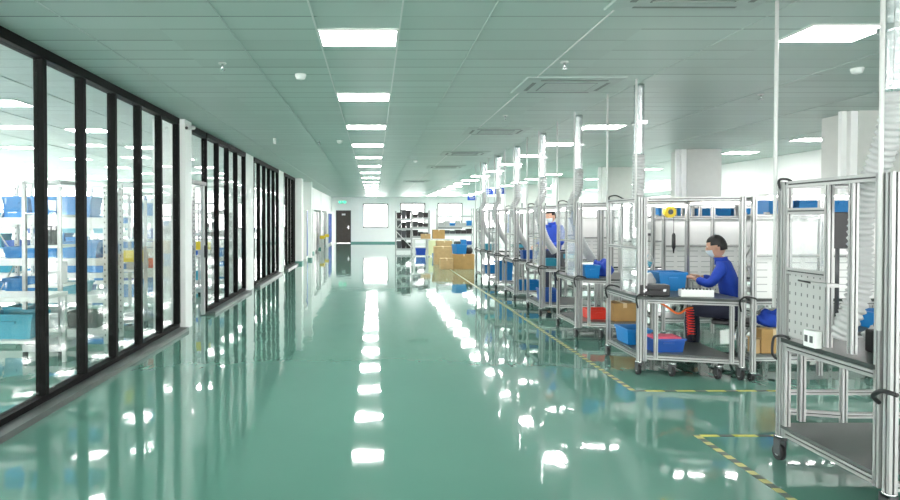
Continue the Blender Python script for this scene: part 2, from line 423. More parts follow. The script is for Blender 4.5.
# ---------------------------------------------------------------- ceiling lights
def light_panel():
    t = bpy.data.objects.new('ceiling_light', None); C.objects.link(t)
    b = MB(); e = .015; h = .29; g = .205
    for q in ((-h-e, h+e, -g-e, -g), (-h-e, h+e, g, g+e), (-h-e, -h, -g, g), (h, h+e, -g, g)): b.box(*q, -.014, 0, m=M['white'])
    b.build('frame', None, t)
    mk('lamp', (-h, h, -g, g, -.010, -.001)).build('diffuser', None, t)
    return t
LP = light_panel(); first = True
def lights(x, ys, what, group):
    global first
    for i, y in enumerate(ys):
        if first: o = LP; first = False
        else: o = copy_tree(LP)
        o.location = (x, y, CEIL-.001)
        tag(o, 'white ceiling light panel, %s from camera %s' % (ORD[i] if i else 'nearest', what), 'ceiling light', group)
lights(-.12, [5.02+2.42*i for i in range(15)], 'over the aisle', 'LED panels over the aisle')
lights(3.5, [4.9] + [9.85+2.25*i for i in range(14)], 'in the row over the aisle-side workstations', 'LED panels over the workstations')
lights(7.8, [11.4, 13.65, 15.9, 18.15, 20.4, 22.65, 24.9, 27.15, 29.4, 31.65, 33.9, 36.15, 38.4], 'beside the right wall', 'LED panels near the right wall')  # right-hand rows extended down the hall with panels added to brighten the end
lights(10.6, [19.0, 21.4, 23.8, 26.2, 28.6, 31.0, 33.4, 35.8, 38.2], 'in the far right recess', 'LED panels in the right recess')
lights(5.65, [20.4+2.25*i for i in range(9)], 'between the right pillars and workstations', 'LED panels beyond the workstations')
lights(-4.55, [5.4+2.42*i for i in range(8)], 'just behind the glass partition', 'LED panels just behind the partition')
lights(-7.0, [5.4+2.42*i for i in range(8)], 'in the glazed room middle row', 'LED panels in the glazed room middle')
lights(-9.6, [7.8+2.42*i for i in range(7)], 'in the glazed room outermost row', 'LED panels in the glazed room outer row')

# ceiling cassettes
def cassette():
    t = bpy.data.objects.new('air_conditioner', None); C.objects.link(t)
    b = MB(); h = .46
    b.loft([[Vector((sx*q, sy*q*.8, z)) for sx, sy in ((-1,-1),(1,-1),(1,1),(-1,1))] for q, z in ((.50, 0), (.49, -.012), (.36, -.022))], M['fascia'], smooth=False)
    b.build('fascia', None, t)
    g = MB(); g.box(-.27, .27, -.2, .2, -.027, -.022, m=M['coil'])
    for i in range(9): g.box(-.26, .26, -.19+i*.045, -.175+i*.045, -.031, -.027, m=M['fascia'])
    g.build('intake_grille', None, t)
    for q in ((-.34, .34, -.315, -.285), (-.34, .34, .285, .315), (-.40, -.36, -.2, .2), (.36, .40, -.2, .2)):
        mk('coil', (*q, -.0235, -.012)).build('louvre', None, t)
    return t
ac = cassette()
for i, (x, y) in enumerate(((2.05, 3.95), (2.03, 6.8), (1.95, 10.3), (1.95, 13.8), (1.95, 17.4), (1.6, 24.0))):
    o = ac if i == 0 else copy_tree(ac); o.location = (x, y, CEIL)
    tag(o, 'square off-white cassette air conditioner in ceiling, %s from the camera' % ('nearest' if i == 0 else ORD[i]), 'air conditioner', 'ceiling cassette air conditioners')
# smoke detectors and sprinklers
def det():
    b = MB(); b.tube([(0,0,0),(0,0,-.015),(0,0,-.045),(0,0,-.055)], .05, M['offw'], 16, radii=[.055,.055,.045,.02]); return b.build('smoke_detector', None)
dt = det()
for i, (x, y, w) in enumerate(((-.72, 6.3, 'left of the second panel over the aisle'), (-.62, 11.6, 'left of the fourth panel over the aisle'), (4.55, 6.05, 'at the upper right beyond the big near panel'), (1.0, 15.5, 'right of the aisle panels far down the hall'))):
    o = dt if i == 0 else dt.copy()
    if i: C.objects.link(o)
    o.location = (x, y, CEIL); tag(o, 'small round white ceiling smoke detector ' + w, 'smoke detector', 'ceiling smoke detectors')
def spr():
    t = bpy.data.objects.new('sprinkler', None); C.objects.link(t)
    b = MB(); b.cyl((0,0,0), (0,0,-.01), .035, M['white']); b.build('rosette', None, t)
    b = MB(); b.cyl((0,0,-.01), (0,0,-.06), .010, M['steel']); b.cyl((0,0,-.06), (0,0,-.065), .025, M['steel']); b.build('head', None, t)
    return t
sp_ = spr()
for i, (x, y, w) in enumerate(((-1.38, 5.85, 'upper left, ahead of the glass partition'), (1.72, 5.8, 'just before the cassette second from the camera'), (1.8, 8.8, 'behind the cassette second from the camera'), (-1.0, 11.7, 'on the left halfway down the hall'), (4.4, 7.3, 'between the near panel and the big column at right'))):
    o = sp_ if i == 0 else copy_tree(sp_); o.location = (x, y, CEIL)
    tag(o, 'small chrome ceiling sprinkler ' + w, 'sprinkler', 'ceiling sprinklers')
# linear pendant rail seen near left
t = thing('ceiling_sensor', 'small white bar sensor on the ceiling near the first white pillar', 'sensor', (-1.75, 11.3, CEIL))
mk('white', (-.02, .02, -.05, .05, -.10, 0)).build('body', None, t)
t = thing('security_camera', 'white bullet camera on the first white pillar of the glass partition', 'camera', (XL+.06, 9.2, 2.9))
b = MB(); b.box(-.01, .01, -.03, .03, -.03, .03, m=M['white']); b.cyl((0,0,0), (.07,0,-.01), .01, M['white']); b.build('mount', None, t)
b = MB(); b.cyl((.04,-.12,-.03), (.09,.06,0), .03, M['white'], 16); b.cyl((.037,-.13,-.032), (.04,-.12,-.03), .022, M['blackp'], 16); b.build('housing', None, t)

# ---------------------------------------------------------------- floor tapes
def tape(label, q, m): o = mk(m, (*q, 0, .002)).build('floor_tape', None); tag(o, label, 'floor tape'); return o
tape('long dashed yellow floor tape beside the row of workstations, running into the distance', (2.36, 2.41, 5.84, 31), 'tapeY')
tape('short dashed yellow floor tape at the lower right in front of the nearest trolley', (2.33, 2.38, 2.8, 4.66), 'tapeY')
tape('yellow and black cross tape running right in front of the second workstation', (2.41, 6.0, 5.84, 5.88), 'tapeX')
tape('yellow and black cross tape running right behind the nearest trolley', (2.38, 4.6, 4.62, 4.66), 'tapeX')

# ---------------------------------------------------------------- generic goods
def bin_mesh(w, d, h, m, name='bin'):
    b = MB(); t = .006; k = .88
    def ring(q, z, ins=0): return [Vector((sx*(w/2*q-ins), sy*(d/2*q-ins), z)) for sx, sy in ((-1,-1),(1,-1),(1,1),(-1,1))]
    kk = lambda z: k+(1-k)*z/h
    b.loft([ring(kk(0), 0), ring(kk(h*.86), h*.86), ring(1.05, h*.86), ring(1.05, h), ring(kk(h), h, t), ring(kk(.02), .012, t)], M[m], smooth=False)
    for s in (-1, 1): b.box(-w*.16, w*.16, s*d*.5-.004 if s > 0 else -d*.5-.012, s*d*.5+.012 if s > 0 else -d*.5+.004, h*.62, h*.72, m=M[m])
    return b.build(name, None).data
PBIN = {}
def bin_(x, y, z, w, d, h, m, label, group=None, rz=0, cat='bin', name='plastic_bin'):
    key = (round(w,3), round(d,3), round(h,3), m)
    if key not in PBIN:
        me = bin_mesh(w, d, h, m); o = [q for q in C.objects if q.data == me][0]; bpy.data.objects.remove(o); PBIN[key] = me
    o = bpy.data.objects.new(name, PBIN[key]); C.objects.link(o); o.location = (x, y, z+.001); o.rotation_euler = (0,0,rz)
    return tag(o, label, cat, group)
def carton(x, y, z, w, d, h, label, m='kraft', rz=0, group=None, opened=False):
    t = thing('cardboard_box', label, 'box', (x, y, z+.001), rz, group)
    b = MB()
    if opened:
        e = .006
        b.box(-w/2, w/2, -d/2, d/2, 0, e, m=M[m])
        for q in ((-w/2, w/2, -d/2, -d/2+e), (-w/2, w/2, d/2-e, d/2), (-w/2, -w/2+e, -d/2+e, d/2-e), (w/2-e, w/2, -d/2+e, d/2-e)): b.box(*q, e, h, m=M[m])
        b.build('carton', None, t)
        for s in (-1, 1):
            f = MB(); R = Matrix.Translation((s*w/2, 0, h)) @ Matrix.Rotation(s*.9, 4, 'Y')
            f.box(-e/2, e/2, -d/2, d/2, 0, w*.4, m=M[m], mat4=R); f.build('flap', None, t)
    else:
        b.box(-w/2, w/2, -d/2, d/2, 0, h, m=M[m]); b.build('carton', None, t, bevel=.004)
        f = MB(); f.box(-.025, .025, -d/2-.002, d/2+.002, h-.06, h+.002, m=M['tape']); f.build('tape_strip', None, t)
    return t

def rack(label, x, y, L, D, H, levels, up='white', sh='white', bays=1, brace=True, rz=0, w=.045, group=None):
    t = thing('storage_rack', label, 'rack', (x, y, 0), rz, group)
    for i in range(bays+1):
        for dy in (0, D):
            px = i*L/bays
            b = MB(); b.box(px-w/2, px+w/2, dy-w/2, dy+w/2, 0, H, m=M[up])
            z = .1
            while z < H-.05:   # perforations
                b.box(px-.007, px+.007, dy-w/2-.001, dy-w/2+.001, z, z+.022, m=M['slot']); z += .075
            b.build('upright', None, t)
        if brace:
            b = MB(); k = max(2, int(H/.5))
            for j in range(k):
                z0 = .1 + j*(H-.2)/k; z1 = .1+(j+1)*(H-.2)/k; px = i*L/bays
                b.cyl((px, 0, z0 if j % 2 else z1), (px, D, z1 if j % 2 else z0), .009, M[up], 6)
            b.build('brace', None, t)
    for z in levels:
        for i in range(bays):
            a, c = i*L/bays+w/2+.001, (i+1)*L/bays-w/2-.001
            b = MB(); b.box(a, c, w/2-.015, D-w/2+.015, z-.02, z, m=M[sh]); b.box(a, c, -.02, w/2-.016, z-.09, z, m=M[sh]); b.box(a, c, D-w/2+.016, D+.02, z-.07, z, m=M[sh])
            b.build('shelf', None, t)
    return t

# ---------------------------------------------------------------- left room: racks of blue bins
def fill(x0, x1, y, z, where, maxh=.34, fam=('blue','blue','blue2','teal2'), skip=.08, D=.36, nb=3):
    x = x0; i = 0; bay_ = (x1-x0+.2)/nb; o0 = x0-.1
    names = {'goods': 'dark mottled', 'midm': 'grey', 'blue': 'bright blue', 'blue2': 'deep blue', 'teal2': 'turquoise'}
    while x < x1-.25:
        w = random.choice((.28, .36, .44, .52)); h = random.choice((.14, .2, .27)); h = min(h, maxh)
        if x+w > x1: break
        e = o0 + bay_*(math.floor((x-o0)/bay_)+1)-.04
        if x+w > e: x = e+.08; continue
        if random.random() > skip:
            m = random.choice(fam); 
            bin_(x+w/2, y, z, w-.03, D, h, m, '%s bin, %s from left on %s' % (names[m], ORD[min(i,17)] , where), 'bins on '+where)
            i += 1
        else: x += .1
        x += w
lv = [.18, .62, 1.08, 1.60]
rack('long white steel rack nearest the camera inside the glazed room', -9.0, 8.1, 5.6, .5, 2.05, lv, bays=4)
for j, z in enumerate(lv):
    fill(-8.9, -3.5, 8.35, z, 'the %s shelf of nearest rack behind glass' % ('bottom','second','third','top')[j], maxh=(.3,.3,.22,.27)[j], nb=4, fam=(('goods','midm','teal2'),('blue','teal2','goods'),('blue','goods','blue'),('blue',))[j], skip=0)
rack('white steel rack in the glazed room behind the first rack, seen past the open door', -7.6, 11.6, 4.2, .5, 2.2, [.15,.6,1.05,1.5,1.95], bays=3)
for j, z in enumerate([.15,.6,1.05,1.5]):
    fill(-7.5, -3.5, 11.85, z, 'the %s shelf of second rack behind glass' % ('bottom','second','third','fourth')[j], maxh=.27)
rack('white steel rack third in line behind the glass partition', -8.2, 14.8, 4.8, .5, 2.0, [.15,.7,1.25,1.8], bays=3)
for j, z in enumerate([.15,.7,1.25]):
    fill(-8.1, -3.5, 15.05, z, 'the %s shelf of third rack behind glass' % ('bottom','second','third')[j], skip=.4)
rack('white steel rack farthest back in the glazed room near the windows', -8.6, 19.2, 5.2, .5, 2.0, [.15,.7,1.25,1.8], bays=3)
for j, z in enumerate([.15,.7,1.25]):
    fill(-8.5, -3.5, 19.45, z, 'the %s shelf of farthest rack behind glass' % ('bottom','second','third')[j], skip=.5)
# benches nearer the glass with grey test machines
def bench(x, y, L, D, H, label):
    t = thing('work_bench', label, 'bench', (x, y, 0))
    mk('white', (0, L, 0, D, H-.04, H)).build('tabletop', None, t, bevel=.004)
    mk('white', (.05, L-.05, .05, D-.05, .30, .33)).build('lower_shelf', None, t)
    for px in (.03, L-.03):
        for py in (.03, D-.03):
            b = MB(); b.box(px-.02, px+.02, py-.02, py+.02, 0, H-.04, m=M['alu']); b.build('leg', None, t)
    return t
bench(-5.3, 6.5, 1.9, .6, .78, 'white bench close behind the glass at the far left')
bin_(-5.0, 6.8, .78, .40, .36, .17, 'teal2', 'turquoise bin on the left of the white bench behind the glass')
bin_(-4.5, 6.8, .78, .44, .36, .22, 'blue', 'bright blue bin in the middle of the white bench behind the glass')
bin_(-3.8, 6.8, .33, .5, .36, .26, 'teal2', 'turquoise bin on the lower shelf of the white bench behind the glass')
def stand(x, y, label, h=2.0, yel=True):
    t = thing('test_stand', label, 'machine', (x, y, 0))
    mk('midm', (-.22, .22, -.25, .25, .08, .16)).build('base', None, t)
    for sx in (-.2, .2):
        for sy in (-.22, .22):
            b = MB(); b.prof((sx, sy, .16), (sx, sy, h), .04, False, M['alu']); b.build('post', None, t)
            b = MB(); b.cyl((sx, sy, 0), (sx, sy, .08), .03, M['rubber']); b.build('foot', None, t)
    b = MB(); b.prof((-.2,-.22,h), (.2,-.22,h), .04, False, M['alu']); b.prof((-.2,.22,h), (.2,.22,h), .04, False, M['alu']); b.prof((-.2,-.2,h), (-.2,.2,h), .04, False, M['alu']); b.prof((.2,-.2,h), (.2,.2,h), .04, False, M['alu']); b.build('top_frame', None, t)
    for z in (.8, 1.25, 1.6):
        mk('offw', (-.18, .18, -.2, .2, z, z+.03)).build('tray', None, t)
    mk('midm', (-.12, .12, -.12, .12, .831, 1.08)).build('instrument', None, t)
    b = MB(); b.cyl((0,0,1.281), (0,0,1.5), .08, M['darkm'], 16); b.build('motor', None, t)
    if yel: mk('yellow', (-.16, .16, -.215, -.205, .95, 1.12)).build('warning_plate', None, t)
    return t
stand(-3.55, 9.3+.3, 'grey aluminium test stand with yellow plate, behind the glass before the doorway', 1.95)
stand(-3.75, 7.45, 'narrow aluminium test stand without a yellow plate, close behind the glass', 2.0, False)
stand(-3.5, 13.3, 'grey aluminium test stand with yellow plate, behind the glass past the doorway', 1.9)
stand(-3.5, 16.6, 'grey aluminium test stand with yellow plate, behind the middle of the far glazing', 1.8)
stand(-3.5, 20.9, 'grey aluminium test stand with yellow plate, behind the last glazed bay', 1.8)
# inside the doorway: small ladder rack with blue and red bins
rack('slim open white rack with diagonal braces standing just inside the open doorway', -3.95, 10.6, .7, .35, 1.95, [.3,.75,1.2,1.6], bays=1)
bin_(-3.6, 10.78, 1.6, .5, .3, .24, 'blue', 'bright blue bin on the top shelf of the slim rack in the doorway')
bin_(-3.6, 10.78, 1.2, .5, .3, .2, 'blue2', 'deep blue bin on the third shelf of the slim rack in the doorway')
PBIN.clear()
M['redbin'] = pm('red_plastic', (.75, .05, .03), .4)
bin_(-3.6, 10.78, .75, .5, .3, .16, 'redbin', 'red bin on the second shelf of the slim rack in the doorway')
bin_(-3.6, 10.78, .3, .5, .3, .28, 'blue', 'bright blue bin on the lowest shelf of the slim rack in the doorway')

# ---------------------------------------------------------------- far left recess: tall cabinets
def cabinet(x, y, w, h, body, door, label):
    t = thing('tall_cabinet', label, 'cabinet', (x, y, 0))
    mk(body, (-.45, 0, 0, w, .08, h), (-.40, -.03, .03, w-.03, 0, .08)).build('body', None, t, bevel=.006)
    for a, c in ((.01, w/2-.004), (w/2+.004, w-.01)):
        d = mk(door, (0, .018, a, c, .12, h-.03)).build('door', None, t)
        mk('steel', (.018, .035, (c-.05 if a < .05 else a+.03), (c-.03 if a < .05 else a+.05), 1.0, 1.18)).build('handle', None, d)
    return t
cabs = [(25.2, 'blue2', 'blue-doored'), (26.6, 'white', 'white'), (29.7, 'white', 'white'), (31.2, 'darkm', 'dark grey'), (34.1, 'white', 'white'), (35.6, 'darkm', 'dark grey'), (38.4, 'signblue', 'blue-doored'), (39.9, 'signblue', 'blue-doored')]
for i, (y, dm, dn) in enumerate(cabs):
    cabinet(XL+.10 if i < 1 else (XL-.04 if i < 6 else XL+.02), y, 1.2, 1.93, 'offw' if dm != 'darkm' else 'darkm', dm, '%s tall cabinet in the far left recess, %s from the camera' % (dn, 'nearest' if i == 0 else ORD[i]))
for i, y in enumerate((31.6, 34.6)):
    t = thing('safety_stand', 'small stand with yellow cap by the %s cabinet of the far left row' % ORD[(3,4)[i]], 'stand', (XL+.2, y, 0))
    mk('offw', (-.06, .06, -.06, .06, 0, .60)).build('body', None, t); mk('yellow', (-.12, .12, -.08, .08, .60, .76)).build('lid', None, t, bevel=.02)

# ---------------------------------------------------------------- workstations on castors
def caster(parent, x, y, z1, r=.05):
    b = MB(); b.cyl((x, y, z1-.012), (x, y, z1), .035, M['steel'], 12); b.box(x-.022, x-.016, y-.02, y+.045, r*.8, z1-.012, m=M['darkm']); b.box(x+.016, x+.022, y-.02, y+.045, r*.8, z1-.012, m=M['darkm']); b.box(x-.022, x+.022, y-.03, y+.03, z1-.03, z1-.012, m=M['darkm'])
    c = b.build('caster', None, parent)
    w = MB(); w.cyl((x-.015, y+.02, r), (x+.015, y+.02, r), r, M['rubber'], 20); w.cyl((x-.018, y+.02, r), (x+.018, y+.02, r), r*.45, M['midm'], 14); w.build('wheel', None, c)
def pbar(parent, name, p0, p1, w=.04, det=True):
    w *= .92
    b = MB(); b.mi(M['alu']); b.prof(p0, p1, w, det, M['alu']); return b.build(name, None, parent)
def duct(x, y, label, bend):
    t = thing('extraction_duct', label, 'duct', (x, y, 0))
    z = CEIL; b = MB(); pts = []; rad = []; i = 0
    zz = z
    while zz > 2.25:
        pts.append((0,0,zz)); rad.append(.055 if i % 2 else .051); zz -= .03; i += 1
    b.tube(pts, .05, M['duct'], 14, radii=rad); b.build('rigid_pipe', None, t)
    mk('steel', (-.062, .062, -.062, .062, 2.58, 2.61)).build('clamp', None, t)
    cur = arc([(0,0,2.26)] + bend, 24)
    # corrugated hose: alternating radii resampled along the curve
    L = [0]
    for a, c in zip(cur, cur[1:]): L.append(L[-1]+(c-a).length)
    n = int(L[-1]/.0085); P2 = []; R2 = []
    j = 0
    for q in range(n+1):
        s = L[-1]*q/n
        while j < len(L)-2 and L[j+1] < s: j += 1
        f = (s-L[j])/max(1e-6, L[j+1]-L[j]); P2.append(cur[j].lerp(cur[j+1], min(1, f))); R2.append((.050, .060, .066, .060)[q % 4])
    b = MB(); b.tube(P2, .06, M['flex'], 14, radii=R2); b.build('flexible_hose', None, t)
    return t
def station(x, y, w=.90, dy=.85, skew=-.25, zt=.80, zb=.16, H=1.80, label='', group=None, det=True):
    t = thing('mobile_workstation', label, 'workstation', (x, y, 0), 0, group)
    pts = {'n': (0,0), 'f': (0,dy), 'r': (w,skew), 'b': (w,dy)}
    for k_, (px, py) in pts.items():
        pbar(t, 'post', (px, py, .14), (px, py, H), .045, det)
        caster(t, px, py, .14, .052)
    pbar(t, 'post', (.05, -.012, .14), (.05, -.012, H), .04, det)     # doubled corner post
    for z in (zb+.02, zt-.05, H-.02):
        pbar(t, 'rail', (0, .023, z), (0, dy-.023, z), .04, det)
        pbar(t, 'rail', (w, skew+.023, z), (w, dy-.023, z), .04, det)
        pbar(t, 'rail', (.023, dy, z), (w-.023, dy, z), .04, det)
        pbar(t, 'rail', (.075, -.022 , z), (w-.025, skew+.006, z), .04, det)
    for px in (.14, .80):
        pbar(t, 'leg', (px, -.01+skew*px/w-.02, .18), (px, -.01+skew*px/w-.02, zt-.07), .036, det)
    for px in (.3, .7): caster(t, px, skew*px/w-.01, .14, .052)
    b = MB(); b.poly([(-.03,-.05), (w+.03, skew-.05), (w+.03, dy+.03), (-.03, dy+.03)], zt-.029, zt, M['mat']); b.build('worktop', None, t, bevel=.003)
    b = MB(); b.poly([(.02,.02), (w-.02, skew+.02), (w-.02, dy-.02), (.02, dy-.02)], zb+.042, zb+.058, M['shelfg']); b.build('lower_shelf', None, t)
    # aisle side upper panel
    pbar(t, 'rail', (0, .023, 1.28), (0, dy-.023, 1.28), .03, det)
    mk('acryl', (-.003, .003, .03, dy-.03, 1.30, H-.05)).build('clear_panel', None, t)
    mk('frost', (-.003, .003, .03, dy*.55, zt+.02, 1.26)).build('clear_panel', None, t)
    pbar(t, 'post', (0, dy*.55, zt), (0, dy*.55, H-.04), .025, det)
    for zq in (H-.075,):
        mk('white', (.03, w-.03, dy-.075, dy-.035, zq+.012, zq+.03)).build('light_batten', None, t); mk('led', (.04, w-.04, dy-.07, dy-.04, zq, zq+.011)).build('light_tube', None, t)
    # ceiling poles
    for (px, py) in ((-.03, .03), (-.03, dy-.02)):
        b = MB(); b.cyl((px, py, 1.5), (px, py, CEIL), .011, M['white'], 10); b.build('ceiling_pole', None, t)
    # black pull handles
    for (px, py) in ((0, dy), (0, 0), (w, skew)):
        b = MB(); b.tube(arc([(px-.02, py-.02, zt-.12), (px-.05, py-.05, zt-.02), (px-.02, py-.09, zt+.03), (px+.06, py-.10, zt+.02), (px+.10, py-.08, zt+.0)], 5), .009, M['blackp'], 8); b.build('handle', None, t)
    b = MB(); b.tube(arc([(0, dy, H), (-.0, dy-.02, H+.035), (.06, dy-.06, H+.045), (.12, dy-.1, H+.01), (.14, dy-.12, H-.0)], 5), .008, M['blackp'], 8); b.build('cable_loop', None, t)
    return t

SY = [6.48, 8.48, 10.32, 12.2, 14.1, 15.95]
SN = ['second', 'third', 'fourth', 'fifth', 'sixth', 'seventh']
WG = 'aluminium workstations along the aisle'
s0 = station(2.69, SY[0], label='aluminium workstation on castors, second in the aisle row, holding a black case', group=WG)
for i in range(1, 6):
    dup(s0, (2.69, SY[i], 0), None, 'aluminium workstation on castors, %s from the camera along the dashed tape' % SN[i], WG)
for i, y in enumerate(SY):
    duct(2.80, y+.30, 'silver and white duct dropping from ceiling into the %s workstation along the aisle' % SN[i],
         [(0,0,2.0), (-.01 if i == 0 else -.09, 0, 1.78), (-.02, .05, 1.5), (.08 if i else .06, .1, 1.25), (.24 if i else .10, .15, 1.02)])['group'] = 'extraction ducts over the workstations'

# second row: screens with louvre panels
def screen(x, y, w, H, label, group, D=.6):
    t = thing('panel_screen', label, 'screen', (x, y, 0), 0, group)
    for px in (0, w/2, w): pbar(t, 'post', (px, 0, .06), (px, 0, H), .045)
    for px in (0, w): pbar(t, 'post', (px, D, .06), (px, D, H), .045)
    for px in (0, w):
        for py in (0, D): caster(t, px, py, .06+.03, .035)
    for z in (.22, .76, 1.22, 1.60, H-.02):
        for a in (0, w/2): pbar(t, 'rail', (a+.023, 0, z), (a+w/2-.023, 0, z), .035)
    for z in (.22, .76, H-.02):
        pbar(t, 'rail', (0, .023, z), (0, D-.023, z), .035); pbar(t, 'rail', (w, .023, z), (w, D-.023, z), .035)
        pbar(t, 'rail', (.023, D, z), (w-.023, D, z), .035)
    for a in (0, w/2):
        mk('louv', (a+.03, a+w/2-.03, .005, .011, .81, 1.20)).build('louvre_panel', None, t)
        mk('white', (a+.03, a+w/2-.03, .005, .011, 1.24, 1.58)).build('upper_panel', None, t)
    mk('white', (.05, w-.05, -.16, -.11, H+.0, H+.02), (.05, .09, -.12, .02, H+.0, H+.02), (w-.09, w-.05, -.12, .02, H+.0, H+.02)).build('light_batten', None, t); mk('led', (.06, w-.06, -.155, -.115, H-.012, H-.001)).build('light_tube', None, t)
    mk('mat', (-.02, w+.02, .02, D+.02, .78, .805)).build('worktop', None, t)
    mk('shelfg', (.03, w-.03, .02, D-.03, .24, .26)).build('lower_shelf', None, t)
    return t
sc = screen(3.68, 6.2, 1.3, 1.80, 'white panelled aluminium screen standing right behind the seated worker', 'white panelled screens of the second row', .2)
sc_ = screen(3.85, 8.5, 1.3, 1.80, 'white panelled aluminium screen of the second row, second from the camera', 'white panelled screens of the second row')
RY = [6.2, 8.5, 10.35, 12.25, 14.15, 16.0]
for i in range(2, 6):
    dup(sc_, (3.85, RY[i], 0), None, 'white panelled aluminium screen of the second row, %s from the camera' % ORD[i], 'white panelled screens of the second row')
sc2 = dup(sc_, (5.4, 8.9, 0), None, 'white panelled aluminium screen at far right before the big column', 'white panelled screens of the second row')
sc3 = dup(sc_, (5.4, 10.6, 0), None, 'white panelled aluminium screen at far right behind the big column', 'white panelled screens of the second row')
# overhead bin shelf behind the screens
for i, (x, y, L) in enumerate(((5.3, 12.0, 2.2), (4.6, 7.5, 1.5))):
    w_ = ('farther', 'nearer')[i]
    rack('%s tall grey rack with blue bins on top, behind the white screens' % w_, x, y, L, .45, 1.66, [.3, 1.0, 1.64], up='alu', sh='alu', bays=2)
    for j in range(int(L/.36)):
        bin_(x+.2+j*.36, y+.22, 1.64, .31, .36, .19, 'blue', '%s blue bin from left atop the %s tall rack behind the screens' % (ORD[j], w_), 'blue bins on top of the %s tall rack' % w_)

# ---------------------------------------------------------------- nearest trolley
NX, NY0, NY1 = 2.66, 3.28, 4.16
t = thing('mobile_workstation', 'nearest aluminium trolley at the right edge, with empty grey lower shelf', 'workstation', (NX, NY0, 0), 0, WG)
ly = NY1-NY0
for (px, py) in ((0, 0), (0, ly), (.72, ly), (.72, 0)):
    pbar(t, 'post', (px, py, .17), (px, py, 1.82), .05); caster(t, px, py, .17, .05)
pbar(t, 'post', (0, .07, .17), (0, .07, 1.82), .045)
pbar(t, 'post', (0, ly-.047, .17), (0, ly-.047, 1.80), .04)
pbar(t, 'post', (0, .46, .83), (0, .46, 1.78), .038)
pbar(t, 'post', (0, .27, .83), (0, .27, 1.78), .038)
pbar(t, 'leg', (.13, ly, .26), (.13, ly, .74), .04)
for z in (.20, .76, 1.80):
    pbar(t, 'rail', (0, .08, z), (0, ly-.07, z), .045)
    pbar(t, 'rail', (.025, ly, z), (.695, ly, z), .045); pbar(t, 'rail', (.025, 0, z), (.695, 0, z), .045)
    pbar(t, 'rail', (.72, .025, z), (.72, ly-.025, z), .045)
for z in (1.25, 1.63): pbar(t, 'rail', (0, .48, z), (0, ly-.07, z), .04)
mk('shelfg', (-.02, .74, .09, ly+.015, .226, .245)).build('lower_shelf', None, t)
mk('mat', (-.03, .75, .08, ly-.03, .786, .812)).build('worktop', None, t, bevel=.003)
mk('peg', (-.006, .0, .48, ly-.07, .83, 1.23)).build('pegboard', None, t)
mk('acryl', (-.003, .003, .48, ly-.07, 1.27, 1.61)).build('clear_panel', None, t)
b = MB(); b.box(-.05, .02, .40, .54, 1.185, 1.205, m=M['alu']); b.build('bracket', None, t)
b = MB(); b.cyl((-.03,.54,1.195), (-.03,.68,1.20), .006, M['blackp'], 8); b.build('bracket_pin', None, t)
b = MB(); b.tube(arc([(-.02, ly+.02, .66), (-.05, ly+.02, .70), (-.05, ly+.01, .80), (-.04, ly-.03, .825), (-.035, ly-.09, .83), (-.03, ly-.12, .82)], 6), .008, M['blackp'], 10); b.build('handle', None, t)
b = MB(); b.tube(arc([(-.02, .05, .62), (-.06, .04, .66), (-.06, -.02, .70), (-.05, -.1, .70)], 6), .012, M['blackp'], 10); b.build('handle', None, t)
b = MB(); b.tube(arc([(0, ly, 1.74), (-.03, ly+.0, 1.80), (-.025, ly, 1.835), (-.02, ly-.06, 1.835), (.0, ly-.08, 1.82)], 6), .008, M['blackp'], 8); b.build('cable_loop', None, t)
for (px, py) in ((-.035, ly+.03), (-.03, .045)):
    b = MB(); b.cyl((px, py, 1.0), (px, py, CEIL), .012, M['white'], 10); b.build('ceiling_pole', None, t)
dd = duct(NX+.12, NY0+.14, 'large white ribbed extraction hose bending down into the nearest trolley', [(.0,.03,2.08), (.0,.10,1.9), (.0,.20,1.70), (.01,.25,1.5), (.01,.25,1.2), (-.03,.27,1.02), (-.06,.34,.90)])
dd['group'] = 'extraction ducts over the workstations'
t = thing('socket_box', 'small white socket box on the worktop of the nearest trolley by the pegboard', 'socket', (NX-.036, NY1-.34, .813))
mk('offw', (-.022, .026, -.05, .05, 0, .10)).build('housing', None, t, bevel=.005)
mk('darkm', (-.025, -.022, -.035, -.010, .03, .07), (-.025, -.022, .010, .035, .03, .07)).build('socket_face', None, t)
t = thing('monitor', 'black monitor with its back turned, beyond the nearest trolley', 'monitor', (3.47, 4.75, .81))
mk('blackp', (-.08, .08, -.02, .02, .57, .84)).build('display', None, t, bevel=.006)
b = MB(); b.cyl((0, .04, .0), (0, .04, .8), .015, M['darkm'], 10); b.build('pole', None, t); b = MB(); b.cyl((0,.04,0), (0,.04,.02), .1, M['darkm'], 20); b.build('base', None, t)
# table beyond the nearest trolley
t = thing('mobile_table', 'aluminium table on castors just beyond the nearest trolley, carrying a black monitor', 'table', (2.95, 4.78, 0))
TP = [(0, 0), (.45, .32), (1.35, .32), (1.35, -.32), (.55, -.32)]
TP = [(0.0,-.2), (.3,.3), (1.4,.3), (1.4,-.3), (.35,-.3)]
for (px, py) in TP: pbar(t, 'leg', (px, py, .10), (px, py, .76), .04); caster(t, px, py, .12, .04)
for z in (.2, .74):
    for a, c in zip(TP, TP[1:]+TP[:1]):
        d = (Vector(c)-Vector(a)).normalized()*.022
        pbar(t, 'rail', (a[0]+d.x, a[1]+d.y, z), (c[0]-d.x, c[1]-d.y, z), .038)
b = MB(); b.poly([(px+(.02 if px > .5 else -.02), py*1.08) for px, py in TP], .765, .79, M['mat']); b.build('worktop', None, t)
for o in [q for q in C.objects if q.name.startswith('monitor')]: o.location.z = .791
bin_(3.69, 4.68, .791, .24, .22, .12, 'blue', 'blue bin with a pink tag on the table beyond the nearest trolley')
t = thing('tag_card', 'small pink card standing in the blue bin beyond the nearest trolley', 'card', (3.70, 4.66, .805)); mk('pink', (-.035, .035, -.004, .004, 0, .25)).build('card', None, t)
